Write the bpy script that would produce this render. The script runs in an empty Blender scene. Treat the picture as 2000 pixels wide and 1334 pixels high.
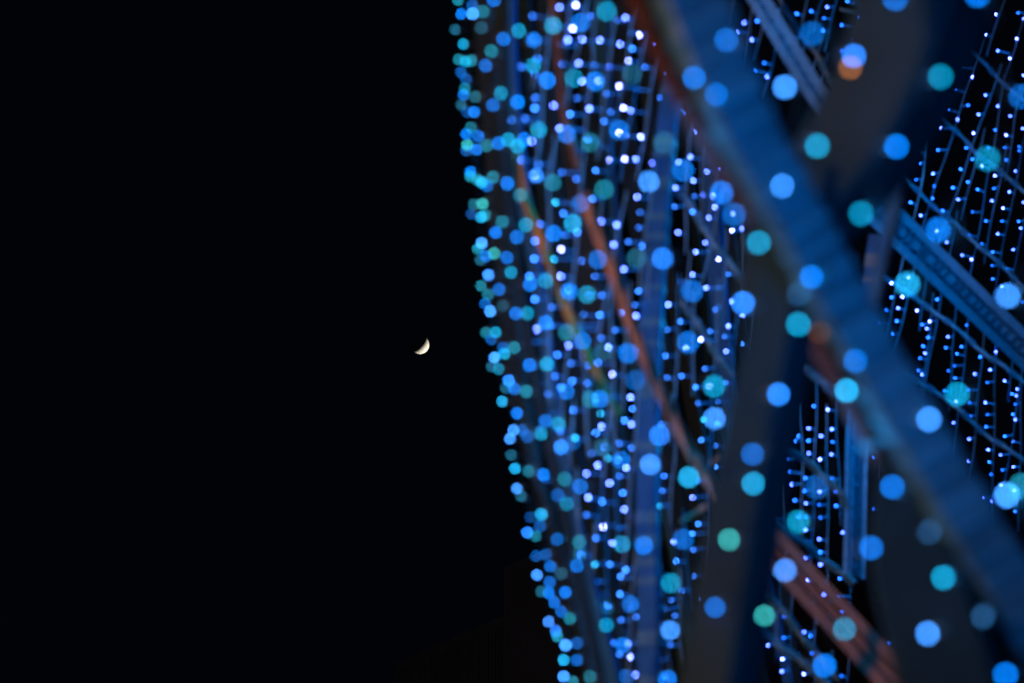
import bpy, bmesh, math, random
from mathutils import Vector, Matrix
random.seed(7)
SC = bpy.context.scene
COL = SC.collection

# ------------------------------------------------------------------ camera
PITCH = math.radians(28.0)
CAM = Vector((0, 0, 1.6))
FW = Vector((0, math.cos(PITCH), math.sin(PITCH)))
RT = Vector((1, 0, 0))
UP = Vector((0, -math.sin(PITCH), math.cos(PITCH)))
LENS = 67.5
K = 36.0 / LENS / 2000.0
cd = bpy.data.cameras.new("camera")
cam = bpy.data.objects.new("camera", cd); COL.objects.link(cam)
cam.location = CAM
cam.rotation_euler = (math.radians(90) + PITCH, 0, 0)
cd.lens = LENS; cd.sensor_width = 36; cd.clip_start = 0.05; cd.clip_end = 30000
cd.dof.use_dof = True
cd.dof.focus_distance = 60.0
cd.dof.aperture_fstop = 2.0
cd.dof.aperture_blades = 0
SC.camera = cam

# ------------------------------------------------------------------ sky, sun, exposure
# the sun stands far below the horizon: the ground hides it from everything here, only the moon catches it
SUN = (RT * 0.705 - UP * 0.640 + FW * 0.305).normalized()
W = bpy.data.worlds.new("World"); SC.world = W; W.use_nodes = True
nt = W.node_tree; nt.nodes.clear()
sky = nt.nodes.new("ShaderNodeTexSky"); sky.sky_type = 'NISHITA'; sky.sun_disc = False
sky.sun_elevation = math.asin(SUN.z); sky.sun_rotation = math.atan2(SUN.x, SUN.y)
b1 = nt.nodes.new("ShaderNodeBackground"); b1.inputs[1].default_value = 0.05
nt.links.new(sky.outputs[0], b1.inputs[0])
b2 = nt.nodes.new("ShaderNodeBackground")            # faint night glow of the air over a city
b2.inputs[0].default_value = (0.34, 0.46, 1.0, 1); b2.inputs[1].default_value = 0.0014
ad = nt.nodes.new("ShaderNodeAddShader"); wo = nt.nodes.new("ShaderNodeOutputWorld")
nt.links.new(b1.outputs[0], ad.inputs[0]); nt.links.new(b2.outputs[0], ad.inputs[1]); nt.links.new(ad.outputs[0], wo.inputs[0])
sl = bpy.data.lights.new("sun", 'SUN'); sl.energy = 5.0; sl.angle = math.radians(0.5); sl.color = (1.0, 0.93, 0.80)
so = bpy.data.objects.new("sun", sl); COL.objects.link(so)
so.rotation_euler = (-SUN).to_track_quat('-Z', 'Y').to_euler()
vs = SC.view_settings
vs.view_transform = 'Standard'; vs.look = 'None'; vs.gamma = 1; vs.exposure = 0.5; vs.use_curve_mapping = False
SC.render.film_transparent = False
cy = SC.cycles
cy.use_adaptive_sampling = False
cy.max_bounces = 4; cy.diffuse_bounces = 2; cy.glossy_bounces = 2; cy.transmission_bounces = 2
cy.sample_clamp_indirect = 2.0; cy.caustics_reflective = False; cy.caustics_refractive = False
cy.use_denoising = True

# ------------------------------------------------------------------ helpers
def at(x, y, z):
    "the point seen at pixel x, y of the 2000 px wide photograph, z metres ahead"
    return CAM + FW * z + RT * ((x - 1000) * K * z) - UP * ((y - 667) * K * z)
def tag(o, label=None, cat=None, group=None, kind=None):
    for k, v in (("label", label), ("category", cat), ("group", group), ("kind", kind)):
        if v: o[k] = v
    return o
def empty(name, loc, **kw):
    o = bpy.data.objects.new(name, None); COL.objects.link(o); o.location = loc; o.empty_display_size = 0.05
    return tag(o, **kw)
def link(name, me, parent=None, loc=None, rot=None):
    o = bpy.data.objects.new(name, me); COL.objects.link(o)
    if parent: o.parent = parent
    if loc is not None: o.location = loc
    if rot is not None: o.rotation_mode = 'QUATERNION'; o.rotation_quaternion = rot
    return o
def mesh(name, vs, fs, mats, mi=None, smooth=False):
    me = bpy.data.meshes.new(name); me.from_pydata([tuple(v) for v in vs], [], fs); me.update()
    for m in (mats if isinstance(mats, list) else [mats]): me.materials.append(m)
    if mi: me.polygons.foreach_set("material_index", mi)
    if smooth: me.polygons.foreach_set("use_smooth", [True] * len(fs))
    return me
def sweep(sections, closed=True):
    "sections: list of rings (lists of points) -> verts, faces with end caps"
    n = len(sections[0]); vs = [p for s in sections for p in s]; fs = []
    for i in range(len(sections) - 1):
        for j in range(n):
            k = (j + 1) % n
            fs.append((i * n + j, i * n + k, (i + 1) * n + k, (i + 1) * n + j))
    fs.append(tuple(range(n))[::-1]); fs.append(tuple((len(sections) - 1) * n + j for j in range(n)))
    return vs, fs
def frames(pts):
    out = []
    for i, p in enumerate(pts):
        t = (pts[min(i + 1, len(pts) - 1)] - pts[max(i - 1, 0)]).normalized()
        v = (p - CAM).normalized()
        s = t.cross(v)
        s = s.normalized() if s.length > 1e-4 else RT.copy()
        out.append((t, s, t.cross(s).normalized()))
    return out
def spline(pts, n):
    "Catmull-Rom through pts, n pieces per span"
    P = [pts[0] * 2 - pts[1]] + list(pts) + [pts[-1] * 2 - pts[-2]]; out = []
    for i in range(1, len(P) - 2):
        for k in range(n):
            t = k / n
            out.append(0.5 * ((2 * P[i]) + (P[i+1] - P[i-1]) * t + (2*P[i-1] - 5*P[i] + 4*P[i+1] - P[i+2]) * t*t + (3*P[i] - P[i-1] - 3*P[i+1] + P[i+2]) * t**3))
    out.append(P[-2]); return out
def tube(pts, r, n=6, org=Vector((0, 0, 0))):
    rings = []
    for p, (t, s, b) in zip(pts, frames(pts)):
        rings.append([p - org + s * (math.cos(a) * r) + b * (math.sin(a) * r) for a in (2 * math.pi * j / n for j in range(n))])
    return sweep(rings)
def joined(parts):
    V, Fa = [], []
    for v, f in parts:
        k = len(V); V += v; Fa += [tuple(i + k for i in q) for q in f]
    return V, Fa

# ------------------------------------------------------------------ materials
def mat(name, col, rough=0.6, metal=0.0, var=0.25, scale=20, bump=0.15, spec=0.5):
    m = bpy.data.materials.new(name); m.use_nodes = True; n = m.node_tree; p = n.nodes["Principled BSDF"]
    tc = n.nodes.new("ShaderNodeTexCoord"); no = n.nodes.new("ShaderNodeTexNoise"); no.inputs["Scale"].default_value = scale; no.inputs["Detail"].default_value = 5
    n.links.new(tc.outputs["Object"], no.inputs["Vector"])
    mx = n.nodes.new("ShaderNodeMix"); mx.data_type = 'RGBA'
    mx.inputs[6].default_value = (*[c * (1 - var) for c in col], 1); mx.inputs[7].default_value = (*[min(1, c * (1 + var)) for c in col], 1)
    n.links.new(no.outputs["Fac"], mx.inputs[0]); n.links.new(mx.outputs[2], p.inputs["Base Color"])
    p.inputs["Roughness"].default_value = rough; p.inputs["Metallic"].default_value = metal; p.inputs["Specular IOR Level"].default_value = spec
    if bump:
        b = n.nodes.new("ShaderNodeBump"); b.inputs["Strength"].default_value = bump; b.inputs["Distance"].default_value = 0.01
        n.links.new(no.outputs["Fac"], b.inputs["Height"]); n.links.new(b.outputs[0], p.inputs["Normal"])
    return m
M_GALV = mat("galvanised_steel", (0.07, 0.22, 0.34), 0.42, 0.4, 0.3, 30)
M_PAINT = mat("blue_painted_steel", (0.075, 0.28, 0.46), 0.5, 0.0, 0.25, 12)
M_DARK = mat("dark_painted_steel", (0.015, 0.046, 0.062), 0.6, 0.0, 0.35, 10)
M_BROWN = mat("brown_painted_steel", (0.026, 0.052, 0.066), 0.55, 0.0, 0.35, 10)
M_COPPER = mat("copper_tube", (0.92, 0.46, 0.30), 0.45, 0.0, 0.3, 14)
M_WIRE = mat("clear_wire_sheath", (0.26, 0.56, 0.72), 0.35, 0.0, 0.2, 60, 0)
M_SOCKET = mat("clear_plastic_socket", (0.5, 0.52, 0.55), 0.25, 0.0, 0.1, 80, 0)
M_DEEP = mat("deep_blue_painted_steel", (0.035, 0.20, 0.46), 0.5, 0.0, 0.5, 9)
M_SHADE = mat("rust_brown_steel", (0.11, 0.050, 0.028), 0.65, 0.0, 0.4, 8)  # brown stands for shade on the wrapped beam's side
M_ORANGE = mat("orange_ribbon", (0.95, 0.36, 0.07), 0.45, 0.0, 0.2, 14)
M_ROSE = mat("rose_brown_tube", (0.32, 0.17, 0.12), 0.5, 0.0, 0.5, 9)
M_MOTTLE = mat('worn_blue_wrapping', (0.055, 0.20, 0.31), 0.55, 0.0, 0.8, 7, 0.5, 0.25)  # random mottling of the blue tone
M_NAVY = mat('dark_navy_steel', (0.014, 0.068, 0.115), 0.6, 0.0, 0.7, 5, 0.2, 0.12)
M_NWIRE = mat('dark_wire_sheath', (0.015, 0.05, 0.06), 0.6, 0.0, 0.2, 60, 0, 0.2)
for q_ in (M_DARK, M_BROWN, M_DEEP, M_SHADE): q_.node_tree.nodes['Principled BSDF'].inputs['Specular IOR Level'].default_value = 0.12
M_ZINC = mat("zinc_rail", (0.22, 0.42, 0.60), 0.35, 0.1, 0.4, 25)
M_TIE = mat("nylon_cable_tie", (0.08, 0.30, 0.46), 0.4, 0.0, 0.2, 40, 0)
M_CONC = mat("concrete_wall", (0.48, 0.50, 0.54), 0.85, 0.0, 0.2, 0.4, 0)
M_GROUND = mat("asphalt", (0.05, 0.05, 0.052), 0.9, 0.0, 0.3, 3, 0.2)
def led(name, rgb, gain):
    m = bpy.data.materials.new(name); m.use_nodes = True; p = m.node_tree.nodes["Principled BSDF"]
    p.inputs["Base Color"].default_value = (0.05, 0.06, 0.08, 1); p.inputs["Roughness"].default_value = 0.2
    p.inputs["Emission Color"].default_value = (*rgb, 1); oi = m.node_tree.nodes.new("ShaderNodeObjectInfo"); mr = m.node_tree.nodes.new("ShaderNodeMapRange")   # no two lamps burn quite alike
    mr.inputs[3].default_value = gain * .72; mr.inputs[4].default_value = gain * 1.15
    m.node_tree.links.new(oi.outputs["Random"], mr.inputs[0]); m.node_tree.links.new(mr.outputs[0], p.inputs["Emission Strength"])
    return m
GN = 16.0      # a bulb spread over its blur disc keeps 1/GN of its radiance
LN = {'b': (0.00, .16, .74), 'B': (.02, .25, 1.15), 'd': (.00, .085, .38), 'c': (.00, .27, .50), 'C': (.01, .38, .76),
      't': (.006, .19, .28), 'T': (.006, .085, .15), 'w': (.06, .38, 1.35), 'g': (.03, .42, .42), 'a': (.19, .062, .010), 'A': (.05, .017, .003), 'f': (.008, .045, .12)}  # f: no real bulb, a glow put in for clamp highlights
LF = {'W': (1.0, 1.25, 5.5), 'w': (.26, .46, 3.2), 'b': (.04, .27, 1.5), 'd': (.02, .11, .55), 'c': (.02, .45, .8)}
MN = {k: led("led_" + n, LN[k], GN) for k, n in zip("bBdcCtTwgaAf", "blue bright_blue dim_blue cyan bright_cyan teal dim_teal pale_blue green amber dim_amber faint".split())}
MF = {k: led("small_led_" + n, LF[k], GN) for k, n in zip("Wwbdc", "white pale blue dim cyan".split())}
LS = {'W': (.75, 1.05, 7.5), 'w': (.26, .46, 5.0), 'b': (.03, .27, 2.6), 'd': (.01, .12, 1.0), 'c': (.01, .45, 1.2)}
MS = {k: led("sharp_led_" + n, LS[k], GN * .5) for k, n in zip("Wwbdc", "white pale blue dim cyan".split())}
M_GLOWS = led("lit_plastic_socket", (.0, .16, .9), 2.2)
NEAR = """923,11d 901,27b 923,27w 943,23t 895,0t 964,0b 889,58T 940,54T 905,86c 896,116t 909,120c 921,118t 900,141d 910,155d 908,173t 906,185b 929,189t 901,205T
913,219d 926,219b 920,249t 911,262b 935,266b 913,283g 911,294d 931,292b 951,284t 974,280b 993,273c 1011,286c 1023,273b 1013,60c 983,76b 1042,78b
960,100t 949,128b 1041,128c 1068,157b 1119,152c 1080,50c 1135,44b 1185,22c 1294,18B 1162,159b 1234,144T 978,182c 963,205b 1011,199b 1052,254c
1107,262b 1151,278t 1208,254b 1298,278T 918,344t 933,351t 941,356C 951,363d 963,346t 991,358b 919,335b 1017,381t 1047,343B 1079,356t 1133,398d
1180,370t 1266,355w 1333,333b 926,399t 943,398g 921,418d 940,424C 948,420t 981,433t 968,454b 1028,439c 1010,463b 1081,456b 1119,436C 941,475w 933,486t
965,495g 938,508T 949,500b 990,503b 997,532c 954,537w 940,558t 953,575t 975,565b 948,593d 958,608w 983,597T 1008,612b 1030,612c 1065,630b 1067,548c
1035,555b 1111,569b 1147,575c 1244,504T 1294,505B 1351,568b 1167,507b 968,649c 949,649t 1107,650t 960,663d 1004,679t 983,679d 966,698w 985,691c
960,716T 975,721c 994,743B 988,758T 1005,759b 1028,764t 981,784C 1010,807b 1035,713b 1068,711c 1107,765b 1137,666b 1179,686T 1227,690b 1241,743d
1172,779b 1153,780t 1066,822b 1092,828c 1003,840w 996,857w 1031,852d 1056,847c 1020,840d 1095,873B 1118,864d 1177,874T 1212,898b 1271,907w 1289,850B
1346,932C 1343,669b 1394,754c 1396,817w 998,889T 1006,915C 1033,920t 1061,927b 1103,936t 1010,954w 1018,969T 1134,950b 1090,967d 1106,984c 1058,1004C
1037,1010d 1030,1040B 1046,1047t 1055,1027d 1088,1053d 1132,1058t 1132,1081T 1126,1105b 1047,1086d 1067,1083d 1076,1106b 1049,1123w 1074,1137b
1096,1120T 1057,1155T 1072,1158b 1104,1157b 1083,1176b 1097,1194b 1113,1208t 1072,1214w 1086,1232B 1089,1243t 1105,1260w 1127,1256d 1101,1289C
1127,1289d 1101,1321w 1119,1331t 1153,1322t 1184,1221c 1214,1064C 1258,1065b 1334,1053b 1311,1139c 1308,1231w 1231,1180b 1186,1187T 1217,1260b
1383,1268c 1397,1186b 1425,1054g 1225,1322d 1303,1327b 1420,78b 1398,185b 1355,152b 1586,66d 1667,109B 1533,170w 1526,363w 1596,285c 1750,286b
1682,417c 1836,150c 1929,310c 1993,188b 1409,376b 1434,419d 1749,-3b 1909,-10b 1833,449b 1481,474c 1585,541b 1452,592B 1560,633c 1670,705b 1773,555C
1969,578w 1520,770B 1654,763C 1870,770c 1814,819w 1471,887b 1470,944C 1596,952d 1560,1019c 1743,951b 1701,1070b 1534,1114w 1843,1128c 1494,1202g
1648,1228c 1813,1237w 1610,1300b 1967,967w 1996,949t 1964,1318b"""
FAR = """1038,277w 1097,127b 1044,213b 1025,234d 999,238d 1113,225b 1150,215w 1159,130d 1179,238b 1170,287b 1019,315b 1354,260w 1347,308w 1045,193d 1090,89d
1125,193d 1052,323d 1092,17w 1124,13W 1152,34d 1118,59W 1137,79w 1171,80w 1221,36w 1252,30W 1247,70W 1210,89w 1272,90w 1129,127w 1189,132w 1225,122W
1258,133d 1168,159w 1208,172W 1242,177w 1183,185d 1294,147b 1304,176w 1288,192b 1294,219W 1303,209d 1217,213W 1230,219w 1230,67d 1204,43d 1209,260W
1222,268w 1251,268W 1282,270w 1190,315W 1219,312W 1242,311w 1273,320w 1085,396c 1045,471b 1082,507c 1044,345w 1048,643w 1044,585b 1243,386w 1173,434w
1204,440w 1226,473d 1198,478w 1217,527w 1095,488W 1095,540w 1269,369w 1268,423d 1323,455w 1357,493w 1351,537w 1246,569b 1304,595w 1242,617w 1328,628b
1301,644d 1140,614d 1162,335b 1054,439b 1353,354w 1128,636d 1135,643b 1034,540b 1095,757b 1117,744b 1088,693b 1109,675w 1175,833w 1163,845b 1093,842d
1147,714b 1167,708b 1188,678w 1196,731W 1231,776w 1243,810W 1219,821b 1232,828w 1234,798b 1167,908w 1145,924w 1222,913w 1190,943w 1209,929d 1149,972w
1208,865d 1367,663W 1329,734b 1369,859b 1298,695b 1357,756b 1339,680w 1180,873b 1351,970w 1147,748d 1070,769d 1173,660d 1247,855d 1376,720d 1175,978b
1219,995w 1177,1027W 1205,1030d 1163,1050b 1195,1058w 1314,1057w 1320,1095b 1190,1100b 1221,1111b 1212,1126b 1163,1134b 1260,1155b 1329,1152b
1187,1181b 1350,1040b 1232,1180b 1270,1218b 1246,1240w 1198,1254b 1226,1254w 1229,1280W 1288,1288b 1240,1315w 1344,1302b 1145,1005d 1317,1201d
1348,1316d 1253,1089d 1273,1117d 1310,1170d 1296,1187d 1361,1169d 1357,1218d 1274,1064d 1351,1281c 1452,46w 1442,63w 1468,79w 1507,17W 1555,28b
1583,23b 1615,14w 1651,6b 1545,70w 1672,33b 1640,52b 1606,61b 1660,75b 1552,105w 1639,100b 1642,118b 1492,123d 1498,150w 1572,139b 1586,166w 1627,160w
1612,196w 1474,140d 1702,20d 1480,6d 1380,336w 1399,334w 1370,382w 1391,383w 1431,366d 1383,426w 1429,419w 1428,451W 1447,447w 1478,445d 1377,474w
1402,507W 1474,534b 1376,563w 1427,589w 1400,597d 1396,605d 1448,617w 1421,637w 1385,647d 1447,671b 1417,686w 1384,754w 1416,747d 1425,722d 1325,550d
1401,560d 1890,32d 1907,43d 1945,29W 1985,27b 1998,37w 1924,70W 1985,76W 1946,101w 1971,115W 1857,115b 1883,135b 1899,151W 1869,177b 1922,187w
1997,148w 1834,197w 1841,151d 1890,206b 1947,208w 1853,217b 1910,224w 1808,230w 1869,234w 1970,228w 1836,252W 1995,252w 1899,261W 1943,254b 1963,265W
1799,272b 1828,295b 1884,290b 1988,287d 1989,295d 1896,312b 1963,313b 1797,321b 1874,331b 1916,325w 1941,344W 1981,335w 1820,340w 1889,356b 1787,352d
1860,367b 1906,371b 1970,375w 1820,388b 1870,390w 1935,393w 1776,396b 1998,395w 1797,421w 1839,412b 1895,415d 1958,407W 1924,432b 1992,446w 1782,443b
1827,452w 1890,459d 1947,457w 1846,474w 1916,476d 1976,488w 1934,493b 1876,499w 1896,507W 1889,544b 1895,558w 1937,545b 1956,560w 1773,542w 1740,553W
1740,581b 1761,580W 1828,585b 1934,588d 1997,590d 1752,602w 1789,607W 1719,630d 1814,628W 1800,634b 1808,642w 1742,652b 1950,604w 1887,635d 1850,658w
1800,676b 1845,679b 1876,677b 1805,690w 1866,691b 1944,687w 1913,697b 1792,723b 1932,722w 1850,724d 1799,731w 1901,730w 1862,738b 1926,747d 1961,744w
1986,760w 1974,769b 1983,773w 1889,761d 1842,763d 1865,784w 1922,786w 1860,825w 1893,812d 1977,809b 1980,819w 1923,833b 1890,857w 1962,852b 1977,862w
1927,878w 1952,888w 1854,871d 1890,900w 1977,911w 1701,894b 1721,918b 1719,967d 1935,926d 1954,947w 1979,957w 1922,971w 1937,978w 1980,998b 1701,993d
1554,861b 1539,896d 1578,885w 1600,897W 1623,887w 1571,933b 1623,933d 1544,945w 1599,960w 1572,982w 1631,987b 1515,1011W 1559,1008b 1600,1010d
1649,1013W 1642,1038w 1571,1034w 1656,1047w 1598,1052w 1559,1053b 1522,1059W 1670,1032d 1574,1089w 1600,1101w 1657,1090b 1578,1132W 1657,1111d
1638,1129b 1607,1160w 1506,1176b 1568,1232w 1581,1240b 1499,1258w 1526,1285W 1525,1309w 1569,1316W 1585,1311w 1607,1332w 1641,1194d 1733,1256d
1530,1204d 1642,1319d 1987,433b 1588,793b 1615,800W 1577,836w 1624,838w 1602,851w 1559,852b"""
# ------------------------------------------------------------------ ground, moon, buildings
R0 = 4000.0
gv = [(0, 0, 0)] + [(R0 * math.cos(a), R0 * math.sin(a), 0) for a in (2 * math.pi * i / 96 for i in range(96))]
tag(link("ground", mesh("ground", gv, [(0, 1 + i, 1 + (i + 1) % 96) for i in range(96)], M_GROUND)), kind="structure")

mm = bpy.data.materials.new("moon_rock"); mm.use_nodes = True
n = mm.node_tree; p = n.nodes["Principled BSDF"]; p.inputs["Roughness"].default_value = 1; p.inputs["Specular IOR Level"].default_value = 0
tc = n.nodes.new("ShaderNodeTexCoord"); no = n.nodes.new("ShaderNodeTexNoise"); no.inputs["Scale"].default_value = 0.055; no.inputs["Detail"].default_value = 6
rp = n.nodes.new("ShaderNodeValToRGB"); rp.color_ramp.elements[0].position = 0.38; rp.color_ramp.elements[0].color = (0.72, 0.67, 0.58, 1)
rp.color_ramp.elements[1].position = 0.6; rp.color_ramp.elements[1].color = (0.99, 0.97, 0.91, 1)
n.links.new(tc.outputs["Object"], no.inputs["Vector"]); n.links.new(no.outputs["Fac"], rp.inputs[0]); n.links.new(rp.outputs[0], p.inputs["Base Color"])
bm = bmesh.new(); MR = 17.6 * K * 9000
bmesh.ops.create_uvsphere(bm, u_segments=64, v_segments=40, radius=MR)
for f in bm.faces: f.smooth = True
me = bpy.data.meshes.new("moon"); bm.to_mesh(me); bm.free(); me.materials.append(mm)
tag(link("moon", me, loc=at(820.5, 673.5, 9000)), label="pale crescent moon in the empty black night sky", cat="moon")

def prism(foot, z0, z1):
    n = len(foot); vs = [Vector((p.x, p.y, z0)) for p in foot] + [Vector((p.x, p.y, z1)) for p in foot]
    fs = [tuple(range(n))[::-1], tuple(range(n, 2 * n))] + [(i, (i + 1) % n, n + (i + 1) % n, n + i) for i in range(n)]
    return vs, fs
def box(c, ax, ay, az):
    vs = [c + ax * i + ay * j + az * k for k in (-1, 1) for j in (-1, 1) for i in (-1, 1)]
    return vs, [(0, 2, 3, 1), (4, 5, 7, 6), (0, 1, 5, 4), (2, 6, 7, 3), (0, 4, 6, 2), (1, 3, 7, 5)]
def building(name, label, a, b, top, deep, nf):
    a = Vector((a.x, a.y, 0)); b = Vector((b.x, b.y, 0)); d = (b - a).normalized(); q = Vector((-d.y, d.x, 0))
    if q.dot(FW) < 0: q = -q
    r = empty(name, a, label=label, cat="building")
    foot = [Vector((0, 0, 0)), b - a, b - a + q * deep, q * deep]
    link("wall", mesh("wall", *prism(foot, 0, top), M_CONC), r)
    link("roof", mesh("roof", *prism([f + (f - (foot[0] + foot[2]) / 2).normalized() * 0.5 for f in foot], top, top + 0.6), M_CONC), r)
    L = (b - a).length; fins = []
    for i in range(nf):
        c = d * (L * (i + 0.5) / nf) - q * 0.3; c.z = top / 2
        fins.append(box(c, d * 0.18, q * 0.3, Vector((0, 0, top / 2 - 0.02))))
    f = link("fin", mesh("fin", *joined(fins), M_CONC), r); f["kind"] = "stuff"; return r
def high(x, y, z):
    "the point on the sight line through x, y that is z metres above the ground"
    return at(x, y, (z - CAM.z) / (FW.z - (y - 667) * K * UP.z))
pb = at(1040, 1211, 92); pa = high(790, 1318, pb.z)
building("office_building", "faint grey office block with upright fins under the moon", pa, pb, (pa.z + pb.z) / 2, 25, 40)
pc, pd = at(1003, 1133, 91), at(1290, 1090, 84)
building("tower_building", "faint dark tower rising behind the curved curtain of lights", pc, pd, pc.z, 30, 30)

# ------------------------------------------------------------------ steelwork
def boxbeam(name, label, P, roll, material, ties=0, tie_w=0.012, cat="steel beam", group=None, ratio=1.0):
    "P: (x, y, z, width px). Square tube that follows the pixels, turned about its own axis by roll"
    pts = [at(x, y, z) for x, y, z, w in P]; ws = [w * K * z / 2 for x, y, z, w in P]
    pp = spline(pts, 5); ww = []
    for i in range(len(ws) - 1): ww += [ws[i] + (ws[i+1] - ws[i]) * k / 5 for k in range(5)]
    ww.append(ws[-1]); org = pp[0].copy(); fr = frames(pp)
    def ring(i, g):
        t, s, b = fr[i]; u = s * math.cos(roll) + b * math.sin(roll); v = -s * math.sin(roll) + b * math.cos(roll)
        h = ww[i]; c = 0.16; out = []
        for (i1, j1) in ((1, 1 - c), (1 - c, 1), (-1 + c, 1), (-1, 1 - c), (-1, -1 + c), (-1 + c, -1), (1 - c, -1), (1, -1 + c)):
            out.append(pp[i] - org + (u * i1 + v * j1 * ratio) * (h * g))
        return out
    r = empty(name, org, label=label, cat=cat, group=group)
    link("tube", mesh("tube", *sweep([ring(i, 1) for i in range(len(pp))]), material), r)
    L = [0]
    for i in range(1, len(pp)): L.append(L[-1] + (pp[i] - pp[i-1]).length)
    for k in range(ties):
        s = L[-1] * (k + random.random()) / ties
        i = max(j for j in range(len(L)) if L[j] <= s); i = min(i, len(pp) - 2)
        f = (s - L[i]) / (L[i+1] - L[i]); t = fr[i][0]
        a, b_ = ring(i, 1.07), ring(i + 1, 1.07); mid = [x * (1 - f) + y * f for x, y in zip(a, b_)]
        tw = tie_w * (0.5 + random.random()); sk = (random.random() - .5) * 0.02
        sec = [[q + t * (d * tw / 2 + sk * (q - mid[4]).length / max(ww[i], .01) * .5) for q in mid] for d in (-1, 1)]
        link("cable_tie", mesh("cable_tie", *sweep(sec), M_TIE), r)
    return r

boxbeam("steel_beam", "wide diagonal blue-lit box beam wrapped with cable ties, running to the lower corner",
        [(1300,-160,2.82,144),(1350,0,2.82,125),(1405,140,2.82,114),(1470,280,2.84,106),(1560,440,2.87,100),(1635,580,2.90,98),(1725,740,2.92,98),(1820,900,2.92,100),(1915,1060,2.92,101),(2000,1200,2.92,103),(2100,1370,2.92,104)],
        math.radians(-12), M_MOTTLE, ties=34, tie_w=.014)
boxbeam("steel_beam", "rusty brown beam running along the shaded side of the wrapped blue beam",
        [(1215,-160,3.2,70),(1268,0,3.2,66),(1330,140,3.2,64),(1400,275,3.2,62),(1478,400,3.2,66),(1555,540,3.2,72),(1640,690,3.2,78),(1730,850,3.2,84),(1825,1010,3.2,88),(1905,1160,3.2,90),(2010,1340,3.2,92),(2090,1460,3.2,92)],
        math.radians(-20), M_SHADE, ties=6)  # added beam, its dark brown stands for the shaded face
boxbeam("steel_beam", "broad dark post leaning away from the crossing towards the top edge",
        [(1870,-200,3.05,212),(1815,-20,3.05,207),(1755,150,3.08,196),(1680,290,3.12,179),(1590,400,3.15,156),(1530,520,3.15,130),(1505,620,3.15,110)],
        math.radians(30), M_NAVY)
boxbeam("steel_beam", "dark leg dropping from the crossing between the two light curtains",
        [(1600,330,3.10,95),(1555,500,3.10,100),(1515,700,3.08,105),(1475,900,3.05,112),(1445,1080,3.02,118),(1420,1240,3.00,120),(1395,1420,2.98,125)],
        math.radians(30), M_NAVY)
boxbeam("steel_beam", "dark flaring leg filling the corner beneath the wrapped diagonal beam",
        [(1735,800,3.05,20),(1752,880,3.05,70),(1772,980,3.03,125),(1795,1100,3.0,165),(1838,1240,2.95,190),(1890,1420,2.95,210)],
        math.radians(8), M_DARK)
boxbeam("steel_post", "slim blue post beside the black gap at the upper curtain",
        [(1830,60,4.6,22),(1795,200,4.6,24),(1765,330,4.6,26),(1742,430,4.6,26),(1722,520,4.6,24),(1700,640,4.6,20)],
        math.radians(20), M_DEEP, cat="steel post")
boxbeam("steel_post", "pale blue upright post with horizontal ties inside the blurred lights",
        [(1335,-60,7.6,32),(1325,60,7.6,33),(1308,200,7.6,36),(1290,380,7.5,38),(1277,560,7.4,40),(1268,760,7.3,40),(1265,960,7.2,40),(1266,1160,7.1,40),(1272,1400,7.0,40)],
        math.radians(12), M_DEEP, ties=24, tie_w=0.035, cat="steel post")

def ladder(name, label, a, b, za, zb, wide, nr, m1, m2, chord=0.016, web=True):
    "a flat truss: two chords, a thin web between them and rungs"
    A, B = at(*a, za), at(*b, zb); t = (B - A).normalized(); v = ((A + B) / 2 - CAM).normalized(); s = t.cross(v).normalized(); q = t.cross(s).normalized()
    r = empty(name, A, label=label, cat="truss"); w = wide * K * (za + zb) / 4; Ln = (B - A).length
    for sg in (-1, 1):
        c = (B - A) / 2 + s * (w * sg)
        link("chord", mesh("chord", *box(c, s * chord, q * chord, t * (Ln / 2)), m1), r)
        c = (B - A) / 2 + s * ((w - chord * 2.4) * sg) - q * (chord * .4)
        link("inner_rail", mesh("inner_rail", *box(c, s * chord * .45, q * chord * .5, t * (Ln / 2 - .01)), m1), r)
    if web: link("web_plate", mesh("web_plate", *box((B - A) / 2 - q * chord * 1.3, s * (w + chord * .5), q * 0.004, t * (Ln / 2 - .02)), m2), r)
    for i in range(nr):
        f = (i + 0.5) / nr
        link("rung", mesh("rung", *box((B - A) * min(.99, max(.01, f + random.uniform(-.25, .25) / nr)), s * (w - chord * 1.1), q * chord * .35, t * chord * (.5 + .4 * random.random())), m2), r)
    return r
ladder("truss", "sharp blue channel truss crossing the light curtain beside the black gap", (1602, 299), (2060, 741), 11.3, 12.6, 46, 34, M_ZINC, M_GALV, .026)
ladder("truss", "blue channel beam slanting down from the top between two dark beams", (1440, -70), (1684, 330), 8.8, 8.9, 26, 16, M_ZINC, M_GALV, .018)
ladder("truss", "upright blue ladder truss with warm edge and rungs behind the hanging strings", (1679, 560), (1668, 1130), 11.2, 10.8, 34, 18, M_ZINC, M_PAINT, .012)
ladder("truss", "slanting copper-brown twin rail truss low between the dark legs", (1495, 1052), (1850, 1440), 7.4, 6.6, 46, 0, M_ROSE, M_GALV, .020, False)
boxbeam("steel_post", "short blue bracket post under the end of the sharp channel truss",
        [(1712,460,10.6,26),(1704,520,10.6,26),(1698,580,10.6,24),(1690,660,10.6,22)], math.radians(15), M_DEEP, ties=3, tie_w=.05, cat="steel post")

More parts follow.
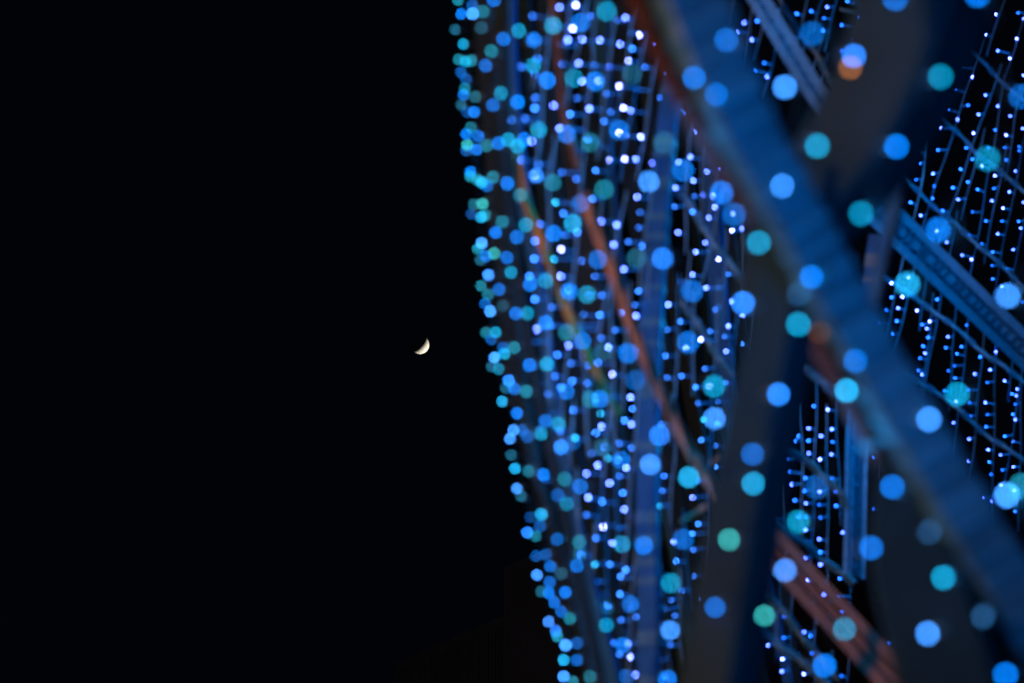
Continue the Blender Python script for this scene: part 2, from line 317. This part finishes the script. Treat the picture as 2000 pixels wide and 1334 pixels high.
def ribbon(name, label, P, w, th, turns, m, cat, part):
    pts = spline([at(x, y, z) for x, y, z in P], 10); fr = frames(pts); org = pts[0].copy(); secs = []
    for i, p in enumerate(pts):
        a = turns + .9 * math.sin(i * .33) + .4 * math.sin(i * .13); t, s, b = fr[i]
        u = s * math.cos(a) + b * math.sin(a); v = -s * math.sin(a) + b * math.cos(a)
        secs.append([p - org + u * i1 * w + v * j1 * th for i1, j1 in ((1, 1), (-1, 1), (-1, -1), (1, -1))])
    r = empty(name, org, label=label, cat=cat)
    link(part, mesh(part, *sweep(secs), m, smooth=False), r); return r
ribbon("copper_ribbon", "thin twisted orange ribbon hanging among the outer blue bulbs", [(1008,300,6.2),(1022,375,6.2),(1046,440,6.2),(1072,515,6.2),(1100,590,6.2),(1130,655,6.2),(1162,725,6.3),(1188,775,6.4),(1210,812,6.5)], (.0145), .005, -0.5, M_ORANGE, "ribbon", "strip")
def twisted(name, label, P, r0, off, turns, m, cat):
    base = spline([at(x, y, z) for x, y, z in P], 9); fr = frames(base); org = base[0].copy()
    r = empty(name, org, label=label, cat=cat)
    for k in range(3):
        pts = []
        for i, p in enumerate(base):
            a = 2 * math.pi * (turns * i / len(base) + k / 3); pts.append(p + fr[i][1] * math.cos(a) * off + fr[i][2] * math.sin(a) * off)
        link("strand", mesh("strand", *tube(pts, r0, 6, org), m, smooth=True), r)
    return r
twisted("twisted_cable", "thick pinkish-brown twisted cable slanting down beside the pale upright post", [(1140,380,5.4),(1165,450,5.4),(1192,515,5.4),(1225,610,5.4),(1262,705,5.4),(1300,785,5.5),(1345,875,5.6),(1372,915,5.7),(1400,975,5.8)], .0085, .0095, 3.2, M_COPPER, "cable")
twisted("twisted_cable", "faint brown cable near the top inside the blurred lights", [(1078,-20,5.8),(1088,70,5.8),(1094,150,5.8),(1104,230,5.8),(1130,330,5.8)], .005, .006, 3, M_ROSE, "cable")

for (P, lab) in (
    ([(1330,1020),(1378,988)], "short yellowish tie tail jutting out below the pinkish cable"),
    ([(1387,906),(1402,892)], "tiny yellowish tie tail at the foot of the pinkish cable"),
    ([(1437,150),(1470,168)], "thin yellowish wire end near the top of the wrapped beam")):
    pts = [at(x, y, 6.5) for x, y in P]; o = link("tie_tail", mesh("tie_tail", *tube(pts, .008 if "short" in lab else .004, 5, pts[0]), M_COPPER), loc=pts[0])
    tag(o, label=lab, cat="cable tie", group="loose tie ends")

# ribs of the cone behind the blurred bulbs
def edge(y): # the outer silhouette of the curtain
    E = [(-100,885),(0,893),(200,897),(300,905),(430,925),(600,945),(780,975),(950,1003),(1050,1030),(1200,1070),(1334,1095),(1450,1110)]
    for (y0, x0), (y1, x1) in zip(E, E[1:]):
        if y <= y1: return x0 + (x1 - x0) * (y - y0) / (y1 - y0)
    return E[-1][1]
words1 = "first second third fourth fifth sixth seventh eighth ninth tenth eleventh twelfth thirteenth fourteenth fifteenth sixteenth seventeenth eighteenth nineteenth twentieth".split()
def ordinal(i):
    tens = {2: "twenty", 3: "thirty", 4: "forty", 5: "fifty", 6: "sixty"}
    n = i + 1
    if n <= 20: return words1[n - 1]
    if n % 10 == 0: return {30: "thirtieth", 40: "fortieth", 50: "fiftieth"}[n]
    return tens[n // 10] + "-" + words1[n % 10 - 1]
ribs0 = [(12, 26, 5.6), (38, 30, 6.2), (66, 34, 6.8), (98, 36, 7.4), (134, 40, 8.0), (172, 36, 8.6), (208, 30, 9.2), (246, 32, 9.6), (286, 34, 10.0), (322, 22, 10.4), (352, 26, 10.8), (404, 22, 11.2), (446, 26, 11.5), (486, 20, 12.0)]
ribs = [(a, w * 1.5, z) for a, w, z in ribs0]
for i, (dx, w, z) in enumerate(ribs):
    P = []
    for y in (-80, 150, 380, 610, 840, 1070, 1300, 1420):
        e = edge(y); f = (dx / 500.0)
        x = e + 38 + dx * (1 - 0.12 * f * (y / 1334)) + 8 * math.sin(y * .006 + i * 2.1)
        P.append((x, y, z, w * (.75 + .25 * math.sin(y * .004 + i))))
    boxbeam("frame_rib", ordinal(i) + " thin upright rib behind the blurred bulbs, counted from the sky", P, math.radians(10 + 17 * (i % 4)), (M_BROWN, M_DARK, M_DEEP, M_DARK, M_DARK)[i % 5], cat="frame rib", group="upright ribs of the light cone", ratio=.35)

# ------------------------------------------------------------------ support cables of the curtains
cab = [
 ([(1640,18),(1700,30),(1738,48),(1786,62),(1815,75),(1875,80),(1925,125),(1948,152),(1985,185),(2060,245)], 14.5, "upper"),
 ([(1740,130),(1795,185),(1814,204),(1850,240),(1880,266),(1905,297),(1935,320),(1968,345),(2000,372),(2060,425)], 14, "second"),
 ([(1700,290),(1755,335),(1773,352),(1810,390),(1832,412),(1866,437),(1900,470),(1940,505),(1962,522),(2000,562),(2060,620)], 13.5, "third"),
 ([(1690,520),(1770,570),(1790,585),(1830,612),(1872,645),(1920,690),(1960,715),(2000,745),(2060,790)], 13, "fourth"),
 ([(1690,680),(1770,730),(1800,748),(1836,770),(1870,798),(1900,825),(1930,852),(1970,878),(2040,930)], 13, "fifth")]
def cable(name, label, P, z, r, cat="cable", m=None, group=None, knots=True):
    pts = spline([at(x, y + 1.5 * math.sin(x), z) for x, y in P], 4); org = pts[0].copy()
    o = empty(name, org, label=label, cat=cat, group=group)
    link("steel_rope", mesh("steel_rope", *tube(pts, r, 6, org), m or M_WIRE, smooth=True), o)
    q = [p + Vector((math.sin(i * 1.9), 0, math.cos(i * 1.9))) * r * 1.3 for i, p in enumerate(pts)]
    link("supply_wire", mesh("supply_wire", *tube(q, r * .6, 5, org), M_WIRE, smooth=True), o)
    if knots:
        k = []
        for i in range(2, len(pts) - 1, 4): 
            t = (pts[i+1] - pts[i]).normalized(); k.append(tube([pts[i] - t * r * 2.5, pts[i] + t * r * 2.5], r * 1.7, 6, org))
        for v, f in k: link("clip", mesh("clip", v, f, M_TIE), o)
    return o
for P, z, nme in cab:
    cable("support_cable", nme + " slanting cable carrying the sharp strings, counting down from the top corner", P, z, .012, group="slanting cables of the sharp curtain")
for P, z, lab in (
 ([(1515,862),(1540,880),(1575,900),(1602,926),(1640,960),(1655,990)], 9.5, "slanting cable above the ladder truss strings, just below the crossing"),
 ([(1505,1008),(1535,1040),(1575,1065),(1602,1092),(1645,1122),(1668,1140)], 9.5, "slanting cable along the lower ends of the strings by the ladder truss"),
 ([(1478,1215),(1520,1262),(1562,1290),(1600,1325),(1650,1370)], 8.5, "lowest slanting cable beneath the copper-brown truss"),
 ([(1490,1155),(1530,1195),(1562,1240),(1600,1282),(1640,1330)], 9, "thin slanting cable right under the copper-brown truss"),
 ([(1515,-30),(1524,0),(1546,36),(1566,66),(1596,106),(1616,146),(1626,165)], 10.5, "slanting cable in the small top gap between the dark beams"),
 ([(1655,-30),(1670,0),(1686,26),(1700,50)], 11, "short cable at the top edge beside the broad dark post"),
 ([(1316,366),(1346,396),(1388,468),(1430,520),(1462,572),(1500,630)], 8.5, "thick slanting cable through the strings between pale post and crossing"),
 ([(1330,590),(1360,628),(1385,670),(1405,700),(1432,735)], 8.8, "forked cable end among the strings above the dark leg"),
 ([(1575,720),(1605,745),(1640,778),(1665,800)], 8.5, "short slanting cable just under the wrapped beam")):
    cable("support_cable", lab, P, z, .012)

# ------------------------------------------------------------------ light strings
def bulb_mesh(name, lens_mat, r, stem, seg, glowing=False):
    "lens at the origin, socket and stem run to +X, where they meet the wire"
    bm = bmesh.new(); bmesh.ops.create_icosphere(bm, subdivisions=seg, radius=r)
    for v in bm.verts: v.co.x *= 1.15
    nl = len(bm.faces)
    for (x0, x1, ra, rb) in ((r * .6, r * 2.6, r * .95, r * .75), (r * 2.6, stem, r * .42, r * .36)):
        g = bmesh.ops.create_cone(bm, cap_ends=True, segments=6, radius1=ra, radius2=rb, depth=x1 - x0,
                                  matrix=Matrix.Translation(((x0 + x1) / 2, 0, 0)) @ Matrix.Rotation(math.pi / 2, 4, 'Y'))
    me = bpy.data.meshes.new(name); bm.to_mesh(me); bm.free()
    me.materials.append(lens_mat); me.materials.append(M_SOCKET); me.materials.append(M_GLOWS)
    nc = (len(me.polygons) - nl) // 2
    me.polygons.foreach_set("material_index", [0 if i < nl else 2 if i < nl + nc and glowing else 1 for i in range(len(me.polygons))])
    for p_ in me.polygons: p_.use_smooth = True
    return me
RN, RF = .0035, .0035
SN, SF = .022, .052
BN = {k: bulb_mesh("bulb_" + k, m, RN, SN, 2) for k, m in MN.items()}
STEMS = (.018, .032, .048, .066, .085, .11)
BF = [{k: bulb_mesh("small_bulb_" + k, m, RF, L, 2, True) for k, m in MF.items()} for L in STEMS]
BS = [{k: bulb_mesh("sharp_bulb_" + k, m, .0048, L, 2, True) for k, m in MS.items()} for L in STEMS]

def parse(s):
    out = []
    for w in s.split():
        a, b = w.split(","); out.append((float(a), float(b[:-1]), b[-1]))
    return sorted(out, key=lambda t: t[1])
def znear(x, y):
    d = max(0.0, x - edge(y))
    Z = [(0, 5.2), (40, 4.6), (100, 4.1), (170, 3.5), (260, 3.1), (400, 2.85), (520, 2.62), (700, 2.55), (1300, 2.45)]
    for (a, za), (b, zb) in zip(Z, Z[1:]):
        if d <= b: return za + (zb - za) * (d - a) / (b - a)
    return 2.45
def zfar(x, y):
    Z = [(880, 5.6), (1000, 6.0), (1150, 6.8), (1260, 7.4), (1400, 9.0), (1500, 10.8), (1600, 11.6), (1800, 13.2), (2050, 14.8)]
    for (a, za), (b, zb) in zip(Z, Z[1:]):
        if x <= b: return za + (zb - za) * max(0, x - a) / (b - a)
    return 14.8
def slope_far(x, y):
    if x > 1450: return -.27 + .23 * min(1, max(0, (y - 150) / 750))
    return -.14 + .12 * min(1, max(0, y / 900))
def slope_near(x, y):
    e = (edge(y + 50) - edge(y - 50)) / 100
    return e if x < 1250 else (.05 if x < 1450 else .15)
def chains(B, slope, gap, tol, mind):
    nxt = {}; prev = {}; cand = []
    for i, (x, y, c) in enumerate(B):
        for j, (x2, y2, c2) in enumerate(B):
            dy = y2 - y
            if mind < dy < gap:
                dev = abs(x2 - x - slope(x, y) * dy)
                if dev < tol + .18 * dy: cand.append((dy + 2.6 * dev, i, j))
    for c, i, j in sorted(cand):
        if i in nxt or j in prev: continue
        nxt[i] = j; prev[j] = i
    out = []
    for i in range(len(B)):
        if i in prev: continue
        ch = [i]
        while ch[-1] in nxt: ch.append(nxt[ch[-1]])
        out.append([B[k] for k in ch])
    return out
def merge_short(C, slope, reach):
    "lone bulbs join the string whose wire passes closest by"
    long_ = [c for c in C if len(c) > 2]; rest = [c for c in C if len(c) <= 2]
    for c in rest:
        best = None
        for L in long_:
            for q in L:
                for s in c:
                    d = abs(q[0] - s[0] + slope(s[0], s[1]) * (s[1] - q[1])) * 1.5 + abs(q[1] - s[1]) * .5
                    if best is None or d < best[0]: best = (d, L)
        if best and best[0] < reach: best[1].extend(c); best[1].sort(key=lambda t: t[1])
        else: long_.append(c)
    return long_
def fit(ch, off, slope):
    "a straight wire beside the bulbs: x = a + b y"
    n = len(ch); X = [c[0] + off for c in ch]; Y = [c[1] for c in ch]; mxx, myy = sum(X) / n, sum(Y) / n
    b0 = slope(mxx, myy); lam = 60.0 ** 2
    sxy = sum((x - mxx) * (y - myy) for x, y in zip(X, Y)); syy = sum((y - myy) ** 2 for y in Y)
    b = (sxy + lam * b0) / (syy + lam)
    return mxx - b * myy, b
def string(ch, layer, label, group, upx, dnx):
    if layer == 'n':
        ap = []; jobs = []; jz = random.uniform(-.03, .03)
        for (x, y, c) in ch:
            z = znear(x, y) * (1 + jz + random.uniform(-.012, .012)); tip = at(x, y, z)
            d = Vector((1 if random.random() < .5 or x < edge(y) + 60 else -1, random.uniform(-.5, .5), random.uniform(-.3, .5))).normalized()
            jobs.append((tip, d, BN[c])); ap.append(tip + d * SN)
        x, y, c = ch[0]; s = slope_near(x, y); z = znear(x, y)
        top = ap[0] + (at(x - s * upx, y - upx, z) - at(x, y, z))
        x, y, c = ch[-1]; s = slope_near(x, y); z = znear(x, y)
        bot = ap[-1] + (at(x + s * dnx, y + dnx, z) - at(x, y, z))
        pts = spline([top] + ap + [bot], 3); wr = .0016
    else:
        x0, y0 = ch[0][0], ch[0][1]; z0 = sum(zfar(c[0], c[1]) for c in ch) / len(ch) * (1 + random.uniform(-.02, .02))
        off = .05 / (K * z0) * .9
        a, b = fit(ch, off, slope_far); lib = BS if x0 > 1450 else BF; jobs = []; ph = random.random() * 6
        full = []; lim = 46 if x0 > 1450 else 58
        for q in ch:
            if full and q[1] - full[-1][1] > lim:
                m_ = max(1, int((q[1] - full[-1][1]) / 34) - 1); p0 = full[-1]
                for k_ in range(m_):
                    f_ = (k_ + 1) / (m_ + 1); full.append((p0[0] + (q[0] - p0[0]) * f_ + random.uniform(-4, 4), p0[1] + (q[1] - p0[1]) * f_, random.choice("bdd")))
            full.append(q)
        def wx(y): return a + b * y + 1.3 * math.sin(y * .035 + ph) + .7 * math.sin(y * .011 + 2 * ph)
        for (x, y, c) in full:
            yy = y + random.uniform(-3, 5); dx = (wx(yy) - x) * K * z0; dy = -(yy - y) * K * z0
            dx = max(-.08, min(.10, dx)); flat = math.hypot(dx, dy)
            L = min((l for l in STEMS if l >= flat), default=STEMS[-1]); depth = math.sqrt(max(0, L * L - flat * flat))
            ap = at(x, y, z0) + RT * dx + UP * dy; tip = at(x, y, z0) - FW * depth
            jobs.append((tip, (ap - tip).normalized(), lib[STEMS.index(L)][c]))
        ya, yb = ch[0][1] - upx, ch[-1][1] + dnx; nseg = max(3, int((yb - ya) / 14))
        pts = [at(wx(ya + (yb - ya) * i / nseg), ya + (yb - ya) * i / nseg, z0) for i in range(nseg + 1)]
        top = pts[0].copy(); wr = .0036
    r = empty("string_light", top, label=label, cat="string lights", group=group)
    link("wire", mesh("wire", *tube(pts, wr, 4, top), M_NWIRE if layer == 'n' else M_WIRE, smooth=True), r)
    for tip, d, me in jobs:
        link("bulb", me, r, tip - top, Vector((1, 0, 0)).rotation_difference(d))
    return r
BNEAR, BFAR = parse(NEAR), parse(FAR)
def clear(x, y): return all((x - a) ** 2 + (y - b) ** 2 > 20 ** 2 for a, b, c in BFAR)
for k_ in range(13):
    x_ = 1018 + k_ * 33 + random.uniform(-8, 8); y_ = random.uniform(-20, 60)
    while y_ < 1350:
        y_ += random.uniform(32, 60); xx = x_ + (25 - .05 * y_ if x_ > 1150 else .06 * (y_ - 300)) + random.uniform(-5, 5)
        if xx > edge(y_) + 60 and random.random() < .52 and clear(xx, y_): BFAR.append((xx, y_, random.choice("ddbdbc" if y_ > 500 else "dbdbbw")))
BFAR.sort(key=lambda t: t[1])
CN = merge_short(chains(BNEAR, slope_near, 150, 16, 14), slope_near, 90)
CF = merge_short(chains(BFAR, slope_far, 75, 8, 14), slope_far, 42)
def mx(c): return sum(b[0] for b in c) / len(c)
def my(c): return sum(b[1] for b in c) / len(c)
def zone_near(c):
    x, y = mx(c), my(c); d = x - edge(y); v = "upper" if y < 450 else "middle" if y < 900 else "lower"
    if d < 70: return "at the outer %s edge of the light cone" % v
    if x < 1230: return "over the %s ribs of the light cone" % v
    if x < 1420: return "in front of the pale upright post, %s part" % v
    return "hanging before the big crossed beams, %s part" % v
def zone_far(c):
    x, y = mx(c), my(c); v = "upper" if y < 450 else "middle" if y < 850 else "lower"
    if x < 1240: return "behind the blurred bulbs, %s part" % v
    if x < 1500: return "between pale post and dark leg, %s part" % v
    if x < 1730: return "in the gap between the dark beams, %s part" % v
    return "in the %s sharp curtain at the frame edge" % v
for CH, layer, zone, ds in ((CN, 'n', zone_near, "soft"), (CF, 'f', zone_far, "small")):
    Z = {}
    for c in CH: Z.setdefault(zone(c), []).append(c)
    for zn, L in Z.items():
        for i, c in enumerate(sorted(L, key=mx)):
            string(c, layer, "%s string of %s blue bulbs %s" % (ordinal(i), ds, zn), "strings of %s bulbs %s" % (ds, zn), 60 if layer == 'n' else 62, 45 if layer == 'n' else 40)
print("strings", len(CN), len(CF))
# orange spots drawn as glowing bulbs; faint bulbs added for highlights on cable clamps
for (x, y, z, c, lab) in ((1661, 132, 2.62, 'a', "orange glowing bulb half hidden under a blue bulb near the top"), (1600, 650, 2.66, 'A', "dim orange bulb against the brown side of the wrapped beam"),
    (1560, 575, 2.5, 'f', "faint grey-blue bulb above the dim orange one at the crossing"), (1815, 1040, 2.5, 'f', "faint unlit-looking bulb over the upper dark flaring leg"),
    (1920, 1205, 2.5, 'f', "faint unlit-looking bulb beside the lower wrapped beam")):
    me = BN[c]; tag(link("bulb_lamp", me, loc=at(x, y, z), rot=Vector((1, 0, 0)).rotation_difference(Vector((.6, .3, 1)).normalized())), label=lab, cat="bulb")

# ------------------------------------------------------------------ the glow that the strings and the street throw on the steel
def glow(p, w, col, r, name="led_glow"):
    l = bpy.data.lights.new(name, 'POINT'); l.energy = w; l.color = col; l.shadow_soft_size = r
    o = bpy.data.objects.new(name, l); COL.objects.link(o); o.location = p; return o
BL = (0.0, .31, .92)
for x, y, z, w in ((1700,430,2.3,1.0),(1860,700,2.3,1.2),(1990,1000,2.35,1.0),(1540,120,2.25,1.0),(1480,-60,2.2,.6),(1250,350,3.4,1.2),(1230,800,3.4,1.2),(1130,1200,4,1.2),
                   (1080,500,4.4,1.4),(1060,130,4.4,1.4),(1100,900,4.6,1.4),(1560,900,3.4,1.0),(1500,1250,3.2,.8),(1880,300,12.0,27),(1920,640,10.5,22),(1960,900,10.5,16),(1700,560,9.8,3),(1600,860,7.4,7),(1560,80,7.4,6),(1370,620,6.2,3.5),(1260,250,6.0,4),(1210,760,5.8,4),(1240,1200,5.6,3.5)):
    glow(at(x, y, z), w * (1.08 if z < 3.3 or z > 5.5 else .95), BL, .05)
glow(Vector((-7, 1.0, 2.5)), 720, (1.0, .40, .11), .15, "street_lamp_glow")  # warm street lamp out of view, inferred from the orange glints
glow(Vector((-26, 52, 7)), 160, (.75, .82, 1.0), .2, "street_lamp_glow")  # unseen light added only to brighten the building
